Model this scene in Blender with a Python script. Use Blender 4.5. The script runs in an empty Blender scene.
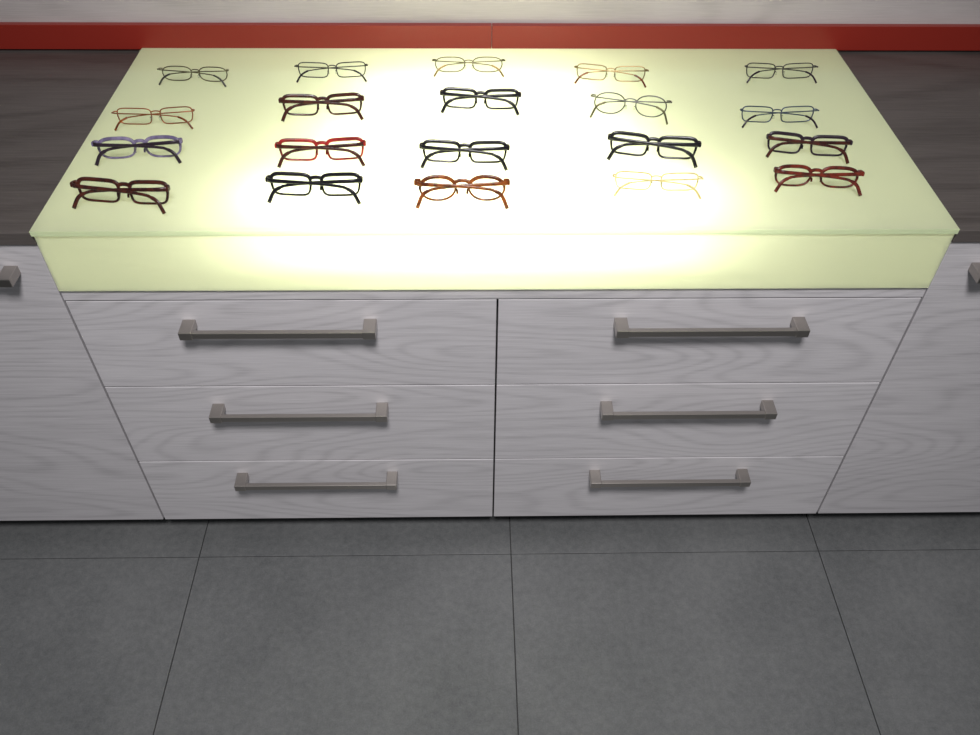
import bpy, bmesh, math, numpy as np
from mathutils import Vector, Matrix

scene=bpy.context.scene
scene.view_settings.view_transform='Standard'

# ------------------------------------------------------------ helpers
def new_mat(name):
    m=bpy.data.materials.new(name); m.use_nodes=True
    nt=m.node_tree; nt.nodes.clear()
    out=nt.nodes.new('ShaderNodeOutputMaterial')
    return m,nt,out
def L(nt,a,b): nt.links.new(a,b)
def principled(name,col,rough=.5,metal=0.,**kw):
    m,nt,out=new_mat(name)
    p=nt.nodes.new('ShaderNodeBsdfPrincipled')
    p.inputs['Base Color'].default_value=(*col,1); p.inputs['Roughness'].default_value=rough
    p.inputs['Metallic'].default_value=metal
    for k,v in kw.items(): p.inputs[k.replace('_',' ')].default_value=v
    L(nt,p.outputs[0],out.inputs[0]); return m,nt,p
def ramp(nt,stops):
    r=nt.nodes.new('ShaderNodeValToRGB'); e=r.color_ramp.elements
    while len(e)<len(stops): e.new(.5)
    for i,(p,c) in enumerate(stops):
        e[i].position=p; e[i].color=(*c,1)
    return r
def mapping(nt,scale,loc=(0,0,0),kind='Object'):
    t=nt.nodes.new('ShaderNodeTexCoord'); mp=nt.nodes.new('ShaderNodeMapping')
    mp.inputs['Scale'].default_value=scale; mp.inputs['Location'].default_value=loc
    L(nt,t.outputs[kind],mp.inputs[0]); return mp
def noise(nt,mp,scale,detail=4,rough=.55):
    n=nt.nodes.new('ShaderNodeTexNoise'); n.inputs['Scale'].default_value=scale
    n.inputs['Detail'].default_value=detail; n.inputs['Roughness'].default_value=rough
    L(nt,mp.outputs[0],n.inputs['Vector']); return n
def math_(nt,op,a,b=None):
    n=nt.nodes.new('ShaderNodeMath'); n.operation=op
    for i,v in enumerate((a,b)):
        if v is None: continue
        if isinstance(v,(int,float)): n.inputs[i].default_value=v
        else: L(nt,v,n.inputs[i])
    return n.outputs[0]

def wood(name,c_dark,c_light,loc=(0,0,0),rings=24,rough=.45,sx=1.5,sy=7.0,bump=.06,ringw=.15,pw=3.0):
    m,nt,p=principled(name,c_light,rough)
    mp=mapping(nt,(sx,sy,sy),loc)
    n1=noise(nt,mp,1.0,1.0,.3)
    s=math_(nt,'SINE',math_(nt,'MULTIPLY',n1.outputs[0],rings*6.283))
    s=math_(nt,'ADD',math_(nt,'MULTIPLY',s,.5),.5)
    s=math_(nt,'POWER',s,pw)
    mp2=mapping(nt,(7,260,260),loc)
    n2=noise(nt,mp2,2.0,4,.6)
    mp3=mapping(nt,(.8,9,9),loc)
    n3=noise(nt,mp3,2.0,3,.6)
    # ring lines broken up by the pores
    f=math_(nt,'ADD',math_(nt,'MULTIPLY',math_(nt,'MULTIPLY',s,n2.outputs[0]),ringw*2),math_(nt,'MULTIPLY',n2.outputs[0],.65))
    f=math_(nt,'ADD',f,math_(nt,'MULTIPLY',n3.outputs[0],.25))
    r=ramp(nt,[(.30,c_light),(.85,c_dark)])
    L(nt,f,r.inputs[0]); L(nt,r.outputs[0],p.inputs['Base Color'])
    b=nt.nodes.new('ShaderNodeBump'); b.inputs['Strength'].default_value=bump; b.inputs['Distance'].default_value=.001
    b.invert=True
    L(nt,f,b.inputs['Height']); L(nt,b.outputs[0],p.inputs['Normal'])
    return m

def empty(name,loc=(0,0,0)):
    e=bpy.data.objects.new(name,None); e.location=loc; e.empty_display_size=.1
    scene.collection.objects.link(e); return e
def obj_from_bm(name,bm,mats,parent=None,smooth=False):
    me=bpy.data.meshes.new(name); bmesh.ops.recalc_face_normals(bm,faces=bm.faces)
    bm.to_mesh(me); bm.free()
    for m in mats: me.materials.append(m)
    if smooth:
        for p in me.polygons: p.use_smooth=True
    o=bpy.data.objects.new(name,me); scene.collection.objects.link(o)
    if parent: o.parent=parent
    return o
def add_box(bm,x0,x1,y0,y1,z0,z1,mi=0,bevel=0):
    r=bmesh.ops.create_cube(bm,size=1)
    vs=r['verts']
    for v in vs:
        v.co=Vector(((x0+x1)/2+v.co.x*(x1-x0),(y0+y1)/2+v.co.y*(y1-y0),(z0+z1)/2+v.co.z*(z1-z0)))
    fs=set(f for v in vs for f in v.link_faces)
    for f in fs: f.material_index=mi
    if bevel:
        es=list(set(e for v in vs for e in v.link_edges))
        b=bmesh.ops.bevel(bm,geom=es,offset=bevel,segments=2,affect='EDGES',profile=.5)
        for f in b['faces']: f.material_index=mi
def box(name,x0,x1,y0,y1,z0,z1,mat,parent=None,bevel=0.0):
    bm=bmesh.new(); add_box(bm,x0,x1,y0,y1,z0,z1,0,bevel)
    return obj_from_bm(name,bm,[mat],parent)

# ------------------------------------------------------------ camera (fitted)
CX,CY,CZ,YAW,PITCH,ROLL,F=-0.0352,-0.9384,1.4146,0.0271,0.7900,0.0136,844.0954
fv=Vector((math.sin(YAW)*math.cos(PITCH),math.cos(YAW)*math.cos(PITCH),-math.sin(PITCH)))
rv=Vector((math.cos(YAW),-math.sin(YAW),0)); uv=rv.cross(fv)
r2=math.cos(ROLL)*rv+math.sin(ROLL)*uv; u2=-math.sin(ROLL)*rv+math.cos(ROLL)*uv
cam=bpy.data.cameras.new('camera'); co=bpy.data.objects.new('camera',cam); scene.collection.objects.link(co)
M=Matrix(((r2.x,u2.x,-fv.x,CX),(r2.y,u2.y,-fv.y,CY),(r2.z,u2.z,-fv.z,CZ),(0,0,0,1)))
co.matrix_world=M
cam.sensor_fit='HORIZONTAL'; cam.sensor_width=36; cam.lens=F/980*36; cam.clip_start=.02
scene.camera=co

# ------------------------------------------------------------ materials
M_white=wood('white_grained_wood',(.35,.34,.35),(.56,.545,.56),(0,0,0),rings=24)
M_white_side=wood('white_grained_wood_side',(.34,.33,.34),(.53,.515,.53),(3.1,1.7,2.2),rings=24)
M_wallwood=wood('wall_wood_panel',(.36,.33,.32),(.52,.48,.47),(5,2,9),rings=10,sy=4)
M_counter=wood('dark_oak_countertop',(.028,.023,.021),(.100,.088,.082),(1,4,0),rings=8,rough=.40,sx=1,sy=4,ringw=.12)
M_nickel,_,_=principled('brushed_nickel',(.45,.42,.39),.30,1.0)
M_black,_,_=principled('plinth_black',(.012,.012,.013),.6)
M_carc,_,_=principled('carcass_dark_gap',(.03,.03,.03),.8)
M_red,nt,p=principled('red_lacquer',(.24,.018,.010),.35)
M_inner,_,_=principled('white_lightbox_liner',(.85,.85,.8),.8)

# tile
M_tile,nt,p=principled('grey_stone_tile',(.09,.095,.095),.40)
mp=mapping(nt,(1,1,1))
n1=noise(nt,mp,3.5,5,.6); n2=noise(nt,mp,75,4,.75); n3=noise(nt,mp,380,2,.5)
f=math_(nt,'ADD',math_(nt,'MULTIPLY',n1.outputs[0],.40),math_(nt,'MULTIPLY',n2.outputs[0],.38))
f=math_(nt,'ADD',f,math_(nt,'MULTIPLY',n3.outputs[0],.22))
r=ramp(nt,[(.36,(.074,.078,.080)),(.64,(.146,.150,.150))]); L(nt,f,r.inputs[0]); L(nt,r.outputs[0],p.inputs['Base Color'])
b=nt.nodes.new('ShaderNodeBump'); b.inputs['Strength'].default_value=.2; b.inputs['Distance'].default_value=.001
L(nt,n2.outputs[0],b.inputs['Height']); L(nt,b.outputs[0],p.inputs['Normal'])
M_grout,_,_=principled('grout',(.035,.035,.035),.9)

# frosted glass : diffuse + translucent under a glossy coat
def frosted(name,tcol,dcol,tfac):
    m,nt,out=new_mat(name)
    d=nt.nodes.new('ShaderNodeBsdfDiffuse'); d.inputs[0].default_value=(*dcol,1)
    t=nt.nodes.new('ShaderNodeBsdfTranslucent'); t.inputs[0].default_value=(*tcol,1)
    g=nt.nodes.new('ShaderNodeBsdfGlossy'); g.inputs['Roughness'].default_value=.04; g.inputs[0].default_value=(1,1,1,1)
    mx=nt.nodes.new('ShaderNodeMixShader'); mx.inputs[0].default_value=tfac
    L(nt,d.outputs[0],mx.inputs[1]); L(nt,t.outputs[0],mx.inputs[2])
    fr=nt.nodes.new('ShaderNodeFresnel'); fr.inputs[0].default_value=1.5
    m2=nt.nodes.new('ShaderNodeMixShader'); L(nt,fr.outputs[0],m2.inputs[0])
    L(nt,mx.outputs[0],m2.inputs[1]); L(nt,g.outputs[0],m2.inputs[2]); L(nt,m2.outputs[0],out.inputs[0])
    return m
M_frost=frosted('frosted_glass',(.89,.93,.68),(.60,.66,.49),.6)
M_edge=frosted('green_glass_edge',(.72,.82,.55),(.62,.72,.50),.5)

# ------------------------------------------------------------ room
bm=bmesh.new()
X0=.0346; Y0=-.0457
add_box(bm,-2.4,2.4,-2.5,.60,-.03,-.004,1)
for i in range(-4,4):
    for j in range(-4,2):
        xa=X0+.6*i; ya=Y0+.6*j
        add_box(bm,xa+.0009,xa+.5991,ya+.0007,min(ya+.5993,.6),-.01,0,0,.0005)
obj_from_bm('floor',bm,[M_tile,M_grout])
YB=.552
box('wall_back',-2.4,2.4,YB,YB+.05,0,2.6,M_wallwood)
bm=bmesh.new()
for a,b_ in ((-2.4,-1.2),(-1.199,-.0005),(.0005,1.199),(1.2,2.4)):
    add_box(bm,a,b_,YB-.012,YB-.0002,.736,.780,0,.0006)
obj_from_bm('trim_1',bm,[M_red])

# ------------------------------------------------------------ central drawer unit
Wh=.6274; ZB=.06; z1,z2,z3,z4,zt=.2362,.4274,.6089,.6306,.7387
cab=empty('drawer_cabinet')
box('carcass',-Wh+.001,Wh-.001,.020,YB-.003,ZB,.606,M_carc,cab)
box('plinth',-Wh+.001,Wh-.001,.05,YB-.01,0.0,ZB,M_black,cab)
box('top_board',-Wh+.001,Wh-.001,-.001,YB-.003,z3+.0015,z4+.001,M_white,cab,.0008)
def handle(name,xc,zc,parent,w=.285):
    bm=bmesh.new()
    add_box(bm,xc-w/2,xc+w/2,-.030,-.022,zc-.0055,zc+.0055,0,.0008)
    for s in (-1,1):
        xe=xc+s*(w/2-.0085)
        add_box(bm,xe-.0095,xe+.0095,-.031,.0005,zc-.007,zc+.007,0,.001)
    return obj_from_bm(name,bm,[M_nickel],parent)
g=.0012
k=0
for s in (-1,1):
    xa,xb=(-Wh+.0015,-.0014) if s<0 else (.0014,Wh-.0015)
    for (a,b_,hz,hl,hr) in ((ZB,z1-g,.196,-.317,.316),(z1+g,z2-g,.380,-.320,.317),(z2+g,z3-g,.565,-.323,.319)):
        k+=1
        box('drawer_front_%d'%k,xa,xb,0,.019,a,b_,M_white,cab,.0008)
        handle('handle_%d'%k,hl if s<0 else hr,hz,cab)

# ------------------------------------------------------------ side units
ZC=.712; ZCT=.732
for s in (-1,1):
    e=empty('base_cabinet')
    w=.376
    x=Wh+.0012
    edges=[x,x+w,x+2*w,x+3*w]
    def rng(a,b_): return (a,b_) if s>0 else (-b_,-a)
    a,b_=rng(edges[0],edges[-1])
    box('carcass',a,b_,.020,YB-.003,ZB,ZC,M_carc,e)
    box('end_panel',*rng(Wh+.0002,Wh+.0012),.0,YB-.003,z4,ZC,M_white_side,e)
    box('plinth',a,b_,.05,YB-.01,0,ZB,M_black,e)
    box('countertop',*rng(Wh+.0002,edges[-1]),-.004,YB-.0005,ZC,ZCT,M_counter,e,.0008)
    for i in range(3):
        c,d=rng(edges[i]+.0008,edges[i+1]-.0008)
        box('door_front_%d'%(i+1),c,d,0,.019,ZB,ZC-.002,M_white_side,e,.0008)
        handle('handle_%d'%(i+1),(c+d)/2+(.004 if s<0 else 0),.667,e)

# ------------------------------------------------------------ light box
lb=empty('illuminated_display_box')
Wg=.6255; T=.008; yf=-.010; yb=.548
bm=bmesh.new()
v=[bm.verts.new(c) for c in ((-Wg,yf,zt),(Wg,yf,zt),(Wg,yb,zt),(-Wg,yb,zt),(-Wg,yf,zt-T),(Wg,yf,zt-T),(Wg,yb,zt-T),(-Wg,yb,zt-T))]
bm.faces.new(v[:4]).material_index=0
for i in range(4):
    bm.faces.new((v[i],v[(i+1)%4],v[4+(i+1)%4],v[4+i])).material_index=1
obj_from_bm('glass_top',bm,[M_frost,M_edge],lb)
bm=bmesh.new()
zf0=z4+.0015; zf1=zt-T-.0005
v=[bm.verts.new(c) for c in ((-Wg+.001,yf+.004,zf0),(Wg-.001,yf+.004,zf0),(Wg-.001,yf+.004,zf1),(-Wg+.001,yf+.004,zf1))]
bm.faces.new(v)
obj_from_bm('glass_front',bm,[M_frost],lb)
bm=bmesh.new()
add_box(bm,-Wg+.001,-Wg+.004,yf+.006,yb-.002,zf0,zf1)
add_box(bm,Wg-.004,Wg-.001,yf+.006,yb-.002,zf0,zf1)
add_box(bm,-Wg+.004,Wg-.004,yb-.006,yb-.002,zf0,zf1)
add_box(bm,-Wg+.004,Wg-.004,yf+.010,yb-.006,zf0,zf0+.002)
obj_from_bm('liner',bm,[M_inner],lb)
for i,(y,en,lz,sx_) in enumerate(((.08,1.5,.655,.64),(.24,.82,.645,.46),(.40,.6,.645,.40))):
    l=bpy.data.lights.new('tube_light_%d'%(i+1),'AREA'); l.shape='RECTANGLE'; l.size=sx_; l.size_y=.05
    l.energy=en; l.color=(1,.97,.82)
    o=bpy.data.objects.new('tube_light_%d'%(i+1),l); scene.collection.objects.link(o); o.parent=lb
    o.location=(-.025,y,lz); o.rotation_euler=(math.pi,0,0)

# ------------------------------------------------------------ eyeglasses
def sweep(bm,pts,ra,rb,closed,mi,up=Vector((0,1,0)),n=8):
    """tube along pts; ra = half size in path plane, rb = half size along 'up' axis (lists or scalars)"""
    N=len(pts); rings=[]
    for i,p_ in enumerate(pts):
        if closed: t=pts[(i+1)%N]-pts[i-1]
        else: t=pts[min(i+1,N-1)]-pts[max(i-1,0)]
        t.normalize()
        a=t.cross(up)
        if a.length<1e-4: a=t.cross(Vector((0,0,1)))
        a.normalize(); b_=a.cross(t).normalized()
        A=ra[i] if isinstance(ra,(list,tuple)) else ra
        B=rb[i] if isinstance(rb,(list,tuple)) else rb
        ring=[]
        for j in range(n):
            th=2*math.pi*(j+.5)/n; c_,s_=math.cos(th),math.sin(th)
            ex=.65
            c_=math.copysign(abs(c_)**ex,c_); s_=math.copysign(abs(s_)**ex,s_)
            ring.append(bm.verts.new(p_+a*c_*A+b_*s_*B))
        rings.append(ring)
    m=N if closed else N-1
    for i in range(m):
        r0,r1=rings[i],rings[(i+1)%N]
        for j in range(n):
            f_=bm.faces.new((r0[j],r0[(j+1)%n],r1[(j+1)%n],r1[j])); f_.material_index=mi; f_.smooth=True
    if not closed:
        for r_ in (rings[0],rings[-1]):
            bm.faces.new(r_).material_index=mi
def smooth_path(P,sub=5):
    P=[Vector(p_) for p_ in P]; o=[]
    Q=[P[0]*2-P[1]]+P+[P[-1]*2-P[-2]]
    for i in range(1,len(Q)-2):
        for k_ in range(sub):
            t=k_/sub; p0,p1,p2,p3=Q[i-1:i+3]
            o.append(.5*((2*p1)+(p2-p0)*t+(2*p0-5*p1+4*p2-p3)*t*t+(3*p1-p0-3*p2+p3)*t**3))
    o.append(P[-1]); return o

M_lens,nt,out=new_mat('clear_lens')
tr=nt.nodes.new('ShaderNodeBsdfTransparent'); tr.inputs[0].default_value=(.95,.97,.95,1)
gl=nt.nodes.new('ShaderNodeBsdfGlossy'); gl.inputs['Roughness'].default_value=.02
fr=nt.nodes.new('ShaderNodeFresnel'); fr.inputs[0].default_value=1.5
mx=nt.nodes.new('ShaderNodeMixShader'); L(nt,fr.outputs[0],mx.inputs[0]); L(nt,tr.outputs[0],mx.inputs[1]); L(nt,gl.outputs[0],mx.inputs[2]); L(nt,mx.outputs[0],out.inputs[0])

def plastic(name,c,c2=None):
    m,nt,p=principled(name,c,.22)
    if c2:
        mp=mapping(nt,(1,1,1)); n=noise(nt,mp,90,3,.6)
        r=ramp(nt,[(.4,c),(.6,c2)]); L(nt,n.outputs[0],r.inputs[0]); L(nt,r.outputs[0],p.inputs['Base Color'])
    return m
PM={'black':plastic('acetate_black',(.008,.008,.01)),
 'brown':plastic('acetate_dark_brown',(.028,.007,.006),(.06,.012,.006)),
 'red':plastic('acetate_red',(.33,.015,.015),(.18,.01,.01)),
 'lilac':plastic('acetate_lilac',(.20,.17,.28),(.11,.09,.17)),
 'dark':plastic('acetate_dark',(.02,.012,.02)),
 'tort':plastic('acetate_tortoise',(.24,.06,.01),(.07,.016,.005)),
 'dred':plastic('acetate_burgundy',(.15,.02,.01),(.05,.008,.006)),
 'clear':plastic('acetate_champagne',(.60,.50,.24),(.5,.40,.17)),
 'm_black':principled('wire_black',(.02,.02,.02),.3,.6)[0],
 'm_grey':principled('wire_gunmetal',(.07,.07,.065),.3,.8)[0],
 'm_gold':principled('wire_gold',(.28,.20,.09),.3,.8)[0],
 'm_copper':principled('wire_copper',(.34,.12,.05),.3,.8)[0],
 'm_blue':principled('wire_steel_blue',(.07,.10,.16),.3,.8)[0],
 'm_olive':principled('wire_olive',(.12,.11,.06),.3,.8)[0]}

def eyeglasses(x,y,w,rot,kind,shape,c1,c2,b=.0155):
    """folded spectacles resting on lower rims and folded temple tips; temples toward -y"""
    S=w/.136; bm=bmesh.new()
    thick = kind=='p'
    n_exp={'rect':5.0,'oval':2.3,'round':2.3,'soft':3.0}[shape]
    a=.0275 if shape!='round' else .0258
    cx=.0355 if thick else .0350
    wrap=lambda X:-.9*X*X
    zc=b+.001
    rm=.0010
    for s in (-1,1):
        pts=[];ra=[]
        N=48
        for i in range(N):
            th=2*math.pi*i/N; c_,s_=math.cos(th),math.sin(th)
            X=math.copysign(abs(c_)**(2/n_exp),c_)*a; Z=math.copysign(abs(s_)**(2/n_exp),s_)*b
            if Z<0: X*=1-.10*(-Z/b)
            if shape=='rect' : Z+= .0014*(X/a)
            XX=s*(cx+X)
            pts.append(Vector((XX,wrap(XX),zc+Z)))
            if thick: ra.append(.0016+.0013*max(0,min(1,s_*2+.2)))
            else: ra.append(rm)
        ce=pts[:]
        sweep(bm,pts,ra,.0020 if thick else rm,True,0)
        f_=bm.faces.new([bm.verts.new(p_+Vector((0,-.0005,0))) for p_ in ce]); f_.material_index=2
        zh=zc+b*.66
        xe=s*(cx+a)
        P=[(xe-s*.001,wrap(xe),zh),(s*.0655,wrap(.0645)-.001,zh+.0005),(s*.0675,wrap(.066)-.004,zh),(s*.0672,wrap(.066)-.011,zh-.0005)]
        hh=.0036 if thick else .0011
        sweep(bm,smooth_path(P,4),.0017 if thick else .0011,hh,False,0,up=Vector((0,0,1)))
        off=-.0165 if s>0 else -.0205
        P=[(s*.0672,-.0115,zh-.0005),(s*.0625,off+.003,zh-.0008),(s*.05,off,zh-.0012),(0,off-.0015,zh-.0035),(-s*.035,off-.002,zh-.007),
           (-s*.047,off-.003,zh-.010),(-s*.057,off-.0045,zh-.0165),(-s*.065,off-.006,-.0055)]
        path=smooth_path(P,5); M_=len(path)
        if thick:
            rb=[.0038-.0016*min(1,i/(M_*.5)) + (.0006 if i>M_*.72 else 0) for i in range(M_)]; rA=[.0013]*M_
        else:
            rb=[.0010 if i<M_*.62 else .0017 for i in range(M_)]; rA=[.0008 if i<M_*.62 else .0013 for i in range(M_)]
        cut=int(M_*.62)
        sweep(bm,path[:cut+1],rA[:cut+1],rb[:cut+1],False,1 if thick else 0,up=Vector((0,0,1)))
        sweep(bm,path[cut:],rA[cut:],rb[cut:],False,1,up=Vector((0,0,1)))
        P=[(s*.0085,-.001,zc-.001),(s*.0075,-.0055,zc-.002),(s*.0072,-.006,zc-.007)]
        sweep(bm,smooth_path(P,3),.0008,.0016,False,0 if thick else 2,up=Vector((1,0,0)))
    zb_=zc+b*(.6 if thick else .5)
    P=[(-(cx-a)-.0012,0,zb_-.0015),(-.004,.0005,zb_+.0008),(.004,.0005,zb_+.0008),((cx-a)+.0012,0,zb_-.0015)]
    sweep(bm,smooth_path(P,4),.0028 if thick else .0010,.0018 if thick else .0010,False,0)
    lean=math.radians(20)
    Mx=Matrix.Rotation(-lean,4,'X')
    bmesh.ops.transform(bm,matrix=Matrix.Scale(S,4)@Mx,verts=bm.verts)
    zmin=min(v_.co.z for v_ in bm.verts)
    me_o=obj_from_bm('eyeglasses',bm,[PM[c1],PM[c2],M_lens])
    me_o.location=(x,y-.007,zt-zmin+.0002); me_o.rotation_euler=(0,0,rot)
    return me_o

spec=[(-.500,.421,.118,-.05,'w','soft','m_olive','m_grey'),(-.272,.434,.122,.03,'w','rect','m_black','black'),
(-.041,.455,.124,0,'w','soft','m_olive','m_gold'),(.199,.423,.124,-.11,'w','rect','m_gold','tort'),(.489,.432,.123,0,'w','rect','m_grey','dark'),
(-.528,.278,.124,.05,'w','rect','m_copper','tort'),(-.272,.306,.131,.05,'p','rect','brown','brown'),(-.022,.326,.128,-.05,'p','rect','black','black'),
(.216,.306,.127,-.17,'w','round','m_grey','m_olive'),(.447,.283,.123,0,'w','rect','m_blue','dark'),
(-.525,.180,.127,.06,'p','soft','lilac','dark'),(-.257,.172,.130,.04,'p','rect','red','brown'),(-.047,.165,.130,-.04,'p','rect','black','black'),
(.233,.180,.135,-.16,'p','rect','black','black'),(.466,.187,.123,-.14,'p','rect','dark','brown'),
(-.515,.062,.134,-.09,'p','rect','brown','brown'),(-.254,.079,.132,-.02,'p','rect','black','black'),(-.050,.067,.130,0,'p','round','tort','tort'),
(.225,.092,.126,-.05,'w','rect','clear','clear'),(.455,.100,.124,-.07,'p','soft','dred','dred')]
for (x,y,w2,rot,kd,sh,c1,c2) in spec:
    eyeglasses(x,y,w2,rot,kd,sh,c1,c2,b=.017 if sh=='round' else (.0150 if kd=='p' else .013))

# ------------------------------------------------------------ lighting
w=bpy.data.worlds.new('world'); scene.world=w; w.use_nodes=True
w.node_tree.nodes['Background'].inputs[0].default_value=(.95,.97,1,1); w.node_tree.nodes['Background'].inputs[1].default_value=.20
l=bpy.data.lights.new('ceiling_spotlight','SPOT'); l.energy=245; l.spot_size=math.radians(78); l.spot_blend=1.0; l.shadow_soft_size=.22; l.color=(1,.97,.98)
o=bpy.data.objects.new('ceiling_spotlight',l); scene.collection.objects.link(o); o.location=(0,-1.25,2.5)
o.rotation_euler=(Vector((0,-.12,.4))-o.location).to_track_quat('-Z','Y').to_euler()
